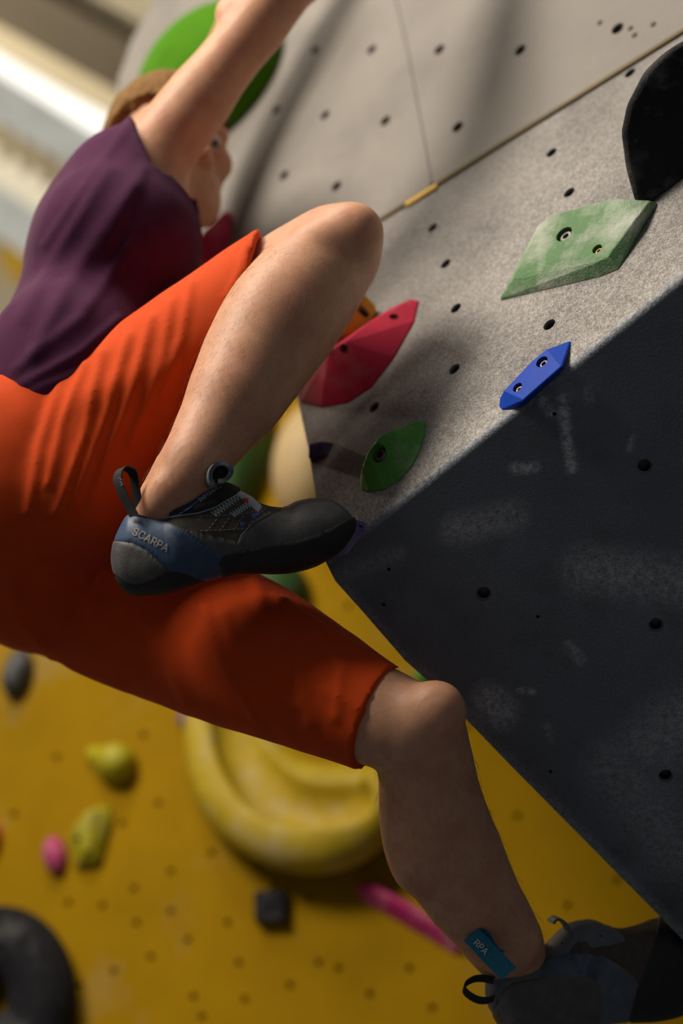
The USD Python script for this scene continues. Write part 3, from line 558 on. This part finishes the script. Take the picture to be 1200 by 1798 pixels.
# ---- clothes
def fold(mesh, folds, g=1.0, nz=.005):                                    # (polyline px, width px, height m): ridges raised in the cloth
    n = np.array(mesh.vertex_normals); px = topx(mesh.vertices)[:, :2]; h = np.zeros(len(px))
    for poly, w, a in folds: h += g * a * np.exp(-(segdist(px, poly) / w) ** 2)
    h += (meshkit.fbm(mesh.vertices * 9, 3, 3) - .5) * nz
    mesh.vertices = mesh.vertices + n * h[:, None]; return mesh
C = Field([-.60, -.10, -2.25], [.02, .60, -1.5], .0045)
C.chain([(112, 800, 1.77, 108), (118, 690, 1.80, 104), (158, 560, 1.84, 122), (198, 430, 1.88, 138), (216, 338, 1.93, 98)], .035)
C.cap(cam(210, 430, 1.81), cam(222, 450, 2.0), .105, .092, .03); C.cap(cam(240, 325, 1.86), cam(255, 385, 2.07), .078, .058, .04)
C.cap(cam(130, 640, 1.74), cam(140, 660, 1.92), .105, .105, .05); C.cap(cam(110, 740, 1.73), cam(118, 770, 1.85), .110, .110, .05)
C.chain([(232, 335, 1.87, 90), (283, 257, 1.868, 70), (350, 172, 1.87, 66)], .03); C.chain([(258, 385, 2.09, 70), (325, 240, 2.25, 58)], .03)
# sleeve ends and neck
def cut_tube(G, a, b, r_in, hem_p, hem_n, reach):         # opens a tube: cuts it off at a plane and hollows its mouth
    sl, X = G.box(hem_p - reach, hem_p + reach); n = hem_n / np.linalg.norm(hem_n); h = ((X - hem_p) @ n)
    ab = b - a; t = np.clip((X - a) @ ab / (ab @ ab), 0, 1); dist = np.linalg.norm(X - a - t[..., None] * ab, axis=-1)
    G.F[sl] = np.where(dist < r_in + .05, np.maximum(G.F[sl], h), G.F[sl])
    hol = np.maximum(dist - r_in, -(h + .035)); G.F[sl] = np.maximum(G.F[sl], -hol)
def arm_hem(P0, P1, t, r_in, n_extra=(0, 0, 0), reach=.13):
    a, b = cam(*P0[:3]), cam(*P1[:3]); d = (b - a) / np.linalg.norm(b - a); cut_tube(C, a, b + d * .2, r_in, a + (b - a) * t, d + A3(n_extra), reach)
arm_hem((232, 335, 1.87), (352, 171, 1.87), .30, .047, (.36, -.34, 0)); arm_hem((258, 385, 2.09), (325, 240, 2.25), .6, .044)
C.half(cam(110, 790, 1.75), cam(60, 830, 1.75) - cam(110, 690, 1.75))
shirt = fold(C.mesh(), [([(60, 620), (120, 500), (230, 330)], 14, .007), ([(40, 560), (110, 430), (190, 300)], 12, .006), ([(30, 650), (140, 560), (230, 430)], 12, .006), ([(40, 675), (140, 620), (210, 560)], 9, .006), ([(60, 685), (160, 645), (220, 600)], 7, .004), ([(80, 430), (160, 310), (235, 210)], 9, .005), ([(250, 300), (240, 330), (180, 440)], 12, .005)], .5, .004)
shirt = smooth(shirt, 4)
obj('t_shirt', shirt, 'shirt', climber, smooth=True, label='dark purple t-shirt')
C = S_ = Field([-.62, -.50, -2.10], [.14, .45, -1.38], .0042)
S_.cap(cam(85, 800, 1.72), cam(95, 850, 1.88), .118, .12, .05); S_.cap(cam(40, 890, 1.70), cam(60, 960, 1.86), .118, .118, .04)
S_.cap(cam(0, 820, 1.72), cam(10, 880, 1.86), .12, .12, .05); S_.cap(cam(75, 1000, 1.74), cam(85, 1010, 1.86), .100, .100, .04)
S_.half(cam(60, 660, 1.75), [-.49, .87, 0])                    # waist
S_.chain([(110, 865, 1.68, 150), (180, 775, 1.685, 138), (265, 690, 1.69, 126), (360, 610, 1.695, 117), (455, 537, 1.70, 110), (540, 480, 1.70, 104)], .04)
S_.chain([(135, 995, 1.82, 150), (210, 1045, 1.77, 146), (300, 1090, 1.735, 140), (430, 1146, 1.67, 132), (560, 1208, 1.61, 110), (665, 1262, 1.57, 93), (740, 1290, 1.56, 84)], .04)
cut_tube(S_, cam(360, 610, 1.695), cam(640, 400, 1.70), .060, cam(456, 420, 1.70), A3([.97, -.12, .05]), .22)
cut_tube(S_, cam(430, 1146, 1.67), cam(800, 1316, 1.54), .0545, cam(664, 1262, 1.57), A3([.86, -.30, .36]), .16)
fl = [([(150, 640), (110, 740), (85, 850)], 7, .004), ([(180, 620), (150, 760), (100, 900)], 8, .005), ([(225, 590), (190, 720), (130, 880)], 9, .005), ([(265, 560), (235, 680), (160, 880)], 9, .005), ([(300, 530), (285, 640), (230, 780)], 9, .004), ([(335, 500), (320, 590), (285, 690)], 8, .004),
      ([(110, 660), (70, 780), (50, 900)], 8, .004), ([(435, 425), (420, 480), (400, 520)], 6, .003), ([(447, 412), (440, 470)], 5, .0025), ([(445, 1020), (480, 1090), (490, 1180)], 14, .007), ([(395, 1080), (440, 1170), (520, 1240)], 9, .005), ([(360, 1070), (400, 1180), (450, 1260)], 8, .005), ([(500, 1060), (510, 1150), (545, 1270)], 12, .006),
      ([(545, 1095), (600, 1170), (590, 1260)], 10, .004), ([(250, 1080), (300, 1170), (330, 1240)], 12, .004), ([(600, 1130), (640, 1150), (690, 1172)], 5, .004), ([(480, 1045), (560, 1095), (640, 1140)], 5, .004), ([(20, 1010), (30, 1080), (90, 1150)], 12, .006), ([(80, 1160), (150, 1180), (220, 1205)], 10, .004), ([(150, 700), (300, 640), (400, 560)], 30, .004), ([(575, 1210), (640, 1250), (648, 1330)], 9, .003)]
shorts = fold(S_.mesh(), fl, .7, .005); shorts = smooth(shorts, 3)
obj('shorts', shorts, 'shorts', climber, smooth=True, label='orange knee-length shorts')

# ---- climbing shoes: lofted from their side outline, then rubber and cloth pieces laid on
def loft_shoe(stations, n=1.0):                           # rows: px x, top y, bottom y, depth, half width
    S = A3(stations, float); from scipy.interpolate import PchipInterpolator as PI
    xs = S[0, 0] + (S[-1, 0] - S[0, 0]) * (.5 - .5 * np.cos(np.linspace(0, np.pi, 260)))
    xs = .6 * xs + .4 * np.linspace(S[0, 0], S[-1, 0], 260)
    top, bot, dep, hw = (PI(S[:, 0], S[:, k])(xs) for k in (1, 2, 3, 4))
    a, b = cam(S[0, 0], S[0, 1], S[0, 3]), cam(S[-1, 0], S[-1, 1], S[-1, 3]); ax_ = b - a; ax_[1] = 0; ax_ /= np.linalg.norm(ax_); w = np.cross([0, 1, 0], ax_) ; w = w if w[2] > 0 else -w
    m_ = 96; th = np.arange(m_) / m_ * 2 * np.pi; e = 2 / 2.35; V = []
    for x, t, bt_, d, h in zip(xs, top, bot, dep, hw):
        cy, hy = (t + bt_) / 2, max((bt_ - t) / 2, .4)
        sn, cs = np.sin(th), np.cos(th); yy = np.sign(sn) * np.abs(sn) ** e; zz = np.sign(cs) * np.abs(cs) ** e
        V.append(A3([cam(x, cy - hy * y_, d) + w * h * z_ * (1 - .10 * y_) for y_, z_ in zip(yy, zz)]))
    V = A3(V); k = len(xs); f = []
    for i in range(k - 1):
        j = np.arange(m_); q = i * m_ + j; r_ = i * m_ + (j + 1) % m_
        f += [np.stack([q, r_, r_ + m_], 1), np.stack([q, r_ + m_, q + m_], 1)]
    V = V.reshape(-1, 3); c0, c1 = V[:m_].mean(0), V[-m_:].mean(0); nV = len(V); j = np.arange(m_)
    f += [np.stack([np.full(m_, nV), (j + 1) % m_, j], 1), np.stack([np.full(m_, nV + 1), nV - m_ + j, nV - m_ + (j + 1) % m_], 1)]
    m = trimesh.Trimesh(c2w(np.vstack([V, c0, c1])), np.vstack(f), process=False)
    if m.volume < 0: m.invert()
    return m
def patch(base, poly, t, edge=3.0, one_side=False):                       # a piece of sheet lying on the shoe inside an outline, its rim sunk into the base
    P = Polygon(poly).buffer(0); px = topx(base.vertices)[:, :2]; pts = shapely.points(px)
    sd = np.where(shapely.contains(P, pts), 1, -1) * shapely.distance(P.exterior, pts)
    h = t * np.clip((sd + edge * .5) / edge, -1, 1); keep = sd > -edge * 1.6
    if one_side: keep &= (base.vertex_normals @ (R @ A3([0, 0, 1]))) > .05
    m = trimesh.Trimesh(base.vertices + base.vertex_normals * h[:, None], base.faces[keep[base.faces].all(1)], process=False); m.remove_unreferenced_vertices(); return m
def on(base, pts, lift=.0006):                            # points of a drawing, laid on what the shoe shows at those pixels
    D = A3([W(x, y, 1.0) - EYE for x, y in pts]); D /= np.linalg.norm(D, axis=1)[:, None]
    loc, ri, ti = base.ray.intersects_location(np.repeat(EYE[None], len(D), 0), D); best = {}
    for l_, r_, t_ in zip(loc, ri, ti):
        q = np.linalg.norm(l_ - EYE)
        if r_ not in best or q < best[r_][0]: best[r_] = (q, l_ + base.face_normals[t_] * lift)
    return [best[i][1] if i in best else None for i in range(len(D))]
def line(base, pts, r, step=2.0, lift=.0003):
    P = A3(pts, float); L = np.r_[0, np.cumsum(np.linalg.norm(np.diff(P, axis=0), axis=1))]; t = np.linspace(0, L[-1], max(3, int(L[-1] / step)))
    q = [p for p in on(base, np.stack([np.interp(t, L, P[:, 0]), np.interp(t, L, P[:, 1])], 1), lift) if p is not None]
    return tube(q, r, 5) if len(q) > 2 else None
def lines(base, ls, r, lift=.0003): return trimesh.util.concatenate([m for m in (line(base, l_, r, 2.0, lift) for l_ in ls) if m is not None])
def dashes(base, pts, r, on_=5, off=3):
    P = A3(pts, float); L = np.r_[0, np.cumsum(np.linalg.norm(np.diff(P, axis=0), axis=1))]; out = []; t = 0
    while t + on_ < L[-1]: out.append([(np.interp(q, L, P[:, 0]), np.interp(q, L, P[:, 1])) for q in (t, t + on_)]); t += on_ + off
    return lines(base, out, r)
def words(base, text, x, y, cap_h, turn, lift=.0012, bold=False, squeeze=1.0, shear=0.0, width=None):   # lettering from a pixel, along a direction
    m = meshkit.text_mesh(text, 1.0, .05, bold); top = m.vertices[:, 2] > .02; v, f = m.vertices[:, :2].copy(), m.faces
    f = f[top[f].all(1)]
    if width: v[:, 0] *= width / v[:, 0].max() / cap_h
    v[:, 0] *= squeeze; v[:, 0] += shear * v[:, 1]; ca, sa = math.cos(turn), math.sin(turn); v *= cap_h
    q = np.stack([x + v[:, 0] * ca + v[:, 1] * sa, y + v[:, 0] * sa - v[:, 1] * ca], 1)
    p = on(base, q, lift); ok = A3([k is not None for k in p]); p = A3([k if k is not None else (0, 0, 0) for k in p]); f = f[ok[f].all(1)]
    t = trimesh.Trimesh(p, f, process=False); t.remove_unreferenced_vertices(); return t
RS = [(197, 974, 986, 1.545, .004), (199.5, 958, 1000, 1.543, .016), (204, 944, 1014, 1.54, .022), (212, 926, 1029, 1.54, .028), (225, 906, 1041, 1.54, .032), (240, 903, 1045, 1.54, .0345), (260, 908, 1044, 1.54, .036), (284, 905, 1042, 1.54, .036), (300, 890, 1039, 1.54, .036), (328, 870, 1030, 1.545, .037),
      (360, 852, 1020, 1.55, .038), (390, 853, 1011, 1.555, .039), (420, 865, 1004, 1.56, .041), (452, 881, 1003, 1.565, .043), (476, 889, 1004, 1.57, .044), (500, 891, 1003, 1.575, .045), (524, 881, 999, 1.58, .045), (548, 876.5, 992, 1.585, .044), (564, 876, 984, 1.588, .042), (585, 882, 971, 1.592, .038), (602, 893, 953, 1.596, .030), (613, 905, 937, 1.598, .020), (618, 912, 927, 1.60, .012), (620, 917, 922, 1.60, .004)]
sh = loft_shoe(RS)
shoe = obj('climbing_shoe', sh, 'suede', climber, smooth=True, label='raised black climbing shoe with blue heel band')
heel_cup = [(190, 955), (203, 950), (232, 955), (256, 966), (272, 980), (284, 992), (292, 1000), (272, 1014), (255, 1021), (238, 1025), (220, 1022), (205, 1010), (190, 1000)]
obj('heel_cup', patch(sh, heel_cup, .0014), 'rubber', shoe, smooth=True)
obj('heel_sole', patch(sh, [(185, 992), (203, 1012), (219, 1025), (239, 1029), (258, 1025), (276, 1017), (298, 1003), (330, 1010), (372, 1020), (376, 1070), (185, 1070)], .0012), 'rubber_black', shoe, smooth=True)
obj('heel_band', patch(sh, [(222, 896), (262, 907), (284, 911), (306, 924), (330, 934), (352, 950), (376, 966), (404, 980), (432, 990), (445, 1010), (368, 1030), (330, 1008), (298, 1000), (284, 990), (256, 963), (232, 952), (196, 950), (196, 930), (212, 918)], .0011), 'rubber_blue', shoe, smooth=True, label='blue rubber heel band')
obj('toe_rand', patch(sh, [(502, 884), (494, 898), (470, 909), (446, 922), (430, 940), (420, 953), (360, 937), (318, 929), (345, 947), (376, 966), (404, 980), (432, 1000), (520, 1020), (640, 1010), (640, 860), (540, 860)], .0012), 'rubber', shoe, smooth=True, label='charcoal rubber toe rand')
obj('sole', patch(sh, [(384, 990), (390, 977), (420, 967), (470, 958), (520, 948), (560, 936), (590, 922), (608, 912), (640, 905), (640, 1040), (400, 1040)], .0028, 2.5), 'rubber_black', shoe, smooth=True, label='black sole edge')
strap = patch(sh, [(282, 910), (305, 894), (332, 872), (356, 850), (364, 838), (392, 842), (424, 850), (420, 866), (398, 876), (376, 890), (350, 899), (318, 903)], .0050, 3)
obj('strap', strap, 'strap_cloth', shoe, smooth=True)
obj('collar_lip', line(sh, [(232, 906), (246, 908), (262, 912), (284, 911), (300, 898), (330, 875), (358, 854)], .0017, 2.0, .0008), 'webbing_black', shoe)
obj('strap_edge', lines(strap, [[(286, 908), (312, 904), (332, 893), (352, 876), (372, 862), (390, 855)]], .0008, .0004), 'print_blue', shoe)
obj('strap_hem', lines(sh, [[(290, 911), (318, 906), (350, 901), (377, 892), (399, 879), (421, 867)]], .0006, .0012), 'thread_pale', shoe)
obj('strap_lettering', words(strap, 'INSTINCT', 352, 882, 6.5, math.radians(-36), .0009, width=40), 'print_white', shoe)
zz = [[(375 + 50 * t + (4 if i % 2 else -4), 904 - 36 * t + (5 if i % 2 else -5)) for i, t in enumerate(np.linspace(0, 1, 22))], [(408 + 36 * t + (4 if i % 2 else -4), 905 - 24 * t + (5 if i % 2 else -5)) for i, t in enumerate(np.linspace(0, 1, 18))]]
obj('elastic_lacing', lines(sh, zz, .00075, .0006), 'thread_pale', shoe)
obj('tongue_tab', patch(sh, [(414, 858), (428, 862), (446, 878), (460, 890), (454, 899), (440, 886), (424, 874), (412, 868)], .0024, 2.5), 'silver', shoe, smooth=True, label='pale grey tab')
tabm = patch(sh, [(428, 876), (436, 878), (434, 884), (427, 882)], .0034, 2.0, True); obj('tab_mark', tabm, 'print_red', shoe, smooth=True)
st = [[(352, 932), (366, 931), (400, 930), (436, 928), (446, 914), (470, 900), (490, 892)], [(352, 906), (380, 906), (430, 902), (470, 893)], [(362, 934), (376, 918), (384, 908)], [(386, 933), (398, 916), (404, 908)], [(412, 930), (420, 916), (430, 904)], [(436, 924), (448, 908), (462, 897)]]
obj('stitching', trimesh.util.concatenate([dashes(sh, l_, .0004) for l_ in st]), 'thread', shoe)
obj('rand_seam', lines(sh, [[(418, 954), (424, 940), (444, 918), (474, 902)]], .0005, .0013), 'thread', shoe)
obj('blue_mark', patch(sh, [(421, 917), (433, 917), (426, 926)], .0016, 2, True), 'print_blue', shoe, smooth=True)
obj('blue_mark', patch(sh, [(441, 905), (455, 900), (454, 906), (444, 909)], .0016, 2, True), 'print_blue', shoe, smooth=True)
hb = patch(sh, [(222, 896), (262, 907), (306, 924), (352, 950), (404, 980), (330, 1008), (232, 990), (196, 950)], .0013)
obj('heel_lettering', words(sh, 'SCARPA', 231, 938, 13, math.radians(27), .0019, True, width=70), 'print_grey', shoe, label='grey brand lettering on the heel band')
def loop(pts, d0, d1, wdir, w_, t_, mat_, par, name='pull_loop', label=None):
    P = curve([W(x, y, lerp(d0, d1, i / (len(pts) - 1))) for i, (x, y) in enumerate(pts)], 48)
    m = ribbon(P, wdir, w_, t_); return obj(name, m, mat_, par, smooth=40, label=label), m
lp, lm = loop([(236, 906), (222, 880), (209, 850), (207, 834), (216, 822), (230, 826), (237, 845), (240, 872), (244, 908)], 1.515, 1.54, R @ A3([.80, .25, .55]), .012, .0016, 'webbing_black', shoe)
obj('loop_mark', words(lm, 'PA', 208, 838, 8, math.radians(70), .0008, width=16), 'print_grey', shoe)
# curled strap tail above the instep
P = curve([W(372, 853, 1.512), W(366, 836, 1.512), W(374, 820, 1.512), W(392, 816, 1.512), W(403, 828, 1.512), W(396, 842, 1.512), W(380, 846, 1.512)], 40)
obj('strap_tail', ribbon(P, R @ A3([.3, .1, .95]), .022, .0045), 'rubber_grey', shoe, smooth=50, label='grey curled rubber strap tail')
obj('strap_tail_fill', trimesh.util.concatenate([tube([W(384, 832, 1.512), W(384, 832, 1.525)], .0075, 16)]), 'rubber_black', shoe)
# lower shoe
LS = [(862, 1736, 1745, 1.655, .004), (865, 1718, 1764, 1.655, .016), (872, 1706, 1785, 1.655, .024), (884, 1696, 1806, 1.656, .030), (905, 1691, 1828, 1.66, .034), (932, 1690, 1838, 1.665, .036), (956, 1672, 1834, 1.67, .036), (978, 1648, 1824, 1.675, .036), (1004, 1625, 1811, 1.68, .037), (1042, 1618, 1797, 1.69, .039),
      (1070, 1628, 1791, 1.70, .041), (1100, 1632, 1789, 1.71, .043), (1130, 1626, 1788, 1.72, .044), (1167, 1614, 1782, 1.735, .044), (1195, 1620, 1770, 1.745, .040), (1220, 1645, 1750, 1.755, .032), (1238, 1676, 1722, 1.76, .018), (1244, 1698, 1706, 1.762, .004)]
s2 = loft_shoe(LS)
shoe2 = obj('climbing_shoe', s2, 'suede', climber, smooth=True, label='lower climbing shoe with teal pull loop')
obj('heel_band', patch(s2, [(855, 1700), (866, 1700), (895, 1692), (930, 1689), (990, 1676), (1030, 1675), (1068, 1684), (1100, 1704), (1120, 1725), (1112, 1760), (1100, 1800), (1050, 1810), (1056, 1760), (1048, 1722), (1030, 1716), (1008, 1718), (960, 1716), (900, 1724), (884, 1735), (876, 1760), (868, 1780), (850, 1760)], .0012), 'rubber_slate', shoe2, smooth=True, label='blue grey rubber heel band')
obj('collar', patch(s2, [(856, 1700), (894, 1685), (932, 1680), (958, 1660), (980, 1636), (1004, 1615), (1042, 1608), (1070, 1625), (1092, 1642), (1098, 1652), (1060, 1662), (1042, 1664), (1030, 1652), (1014, 1652), (1004, 1662), (998, 1674), (950, 1682), (900, 1694)], .0015), 'rubber_grey', shoe2, smooth=True, label='grey collar with rounded notch')
obj('heel_cup', patch(s2, [(880, 1756), (890, 1734), (920, 1722), (960, 1714), (1000, 1716), (1030, 1714), (1052, 1722), (1060, 1750), (1050, 1820), (940, 1860), (870, 1830), (866, 1780)], .0012), 'rubber', shoe2, smooth=True)
obj('toe_rand', patch(s2, [(1160, 1600), (1150, 1660), (1130, 1710), (1118, 1750), (1106, 1800), (1260, 1800), (1260, 1600)], .0014), 'rubber_black', shoe2, smooth=True)
for p in on(s2, [(988, 1656), (1055, 1644)]):
    if p is not None: obj('rivet', set_on(trimesh.creation.icosphere(1, .0018), p, [0, 0, 1]), 'rubber_black', shoe2)
lp, lm2 = loop([(894, 1710), (872, 1687), (850, 1664), (834, 1647), (829, 1641), (834, 1640), (852, 1657), (874, 1680)], 1.578, 1.592, R @ A3([.70, .66, .25]), .023, .0014, 'webbing_teal', shoe2, label='teal pull loop')
obj('loop_lettering', words(lm2, 'RPA', 831, 1655, 11, math.radians(46), .0008, True, width=30), 'print_white', shoe2)
lp, lm3 = loop([(868, 1722), (850, 1718), (826, 1722), (815, 1734), (828, 1750), (850, 1757), (868, 1752)], 1.64, 1.64, R @ A3([.12, .78, .6]), .013, .0016, 'webbing_black', shoe2, label='small black loop')
obj('strap_tail', ribbon(curve([W(968, 1620, 1.675), W(978, 1612, 1.672), W(992, 1622, 1.668), W(998, 1634, 1.67)], 20), R @ A3([.2, .1, .97]), .02, .003), 'rubber_grey', shoe2)
# ---- fine leg hair
hs_ = []
from scipy.spatial import cKDTree
sv, sn = skin.vertices, skin.vertex_normals; pxs = topx(sv)
sel = np.where(((segdist(pxs[:, :2], [(560, 480), (498, 562), (450, 637), (373, 759), (320, 850)]) < 125) & (pxs[:, 2] < 1.72) & (pxs[:, 1] > 430) & (pxs[:, 1] < 850)) | ((segdist(pxs[:, :2], [(748, 1345), (792, 1500), (880, 1640)]) < 105) & (pxs[:, 1] > 1330) & (pxs[:, 1] < 1660)))[0]
pick = rng.choice(sel, 2600); down = np.where((pxs[pick, 1] < 1000)[:, None], W(320, 850, 1.54) - W(545, 505, 1.67), W(880, 1640, 1.66) - W(748, 1345, 1.575)); down /= np.linalg.norm(down, axis=1)[:, None]
jit = rng.normal(0, .35, (2600, 3)); t1 = down + jit; t1 -= (t1 * sn[pick]).sum(1)[:, None] * sn[pick]; ln = rng.uniform(.006, .013, 2600)[:, None]
p0 = sv[pick] + rng.normal(0, .0015, (2600, 3)); p1 = p0 + (t1 * .8 + sn[pick] * .45) * ln * .5; p2 = p1 + (t1 + sn[pick] * .15) * ln * .5
hc = UsdGeom.BasisCurves.Define(stage, climber + '/leg_hair'); hc.CreateTypeAttr('linear'); hc.CreateCurveVertexCountsAttr(Vt.IntArray([3] * 2600))
hc.CreatePointsAttr(Vt.Vec3fArray.FromNumpy((np.stack([p0, p1, p2], 1).reshape(-1, 3) - BASE[climber]).astype(np.float32))); hc.CreateWidthsAttr(Vt.FloatArray([.00012])); hc.SetWidthsInterpolation('constant')
UsdShade.MaterialBindingAPI.Apply(hc.GetPrim()).Bind(LOOK['body_hair']); keys(hc.GetPrim(), kind='stuff')
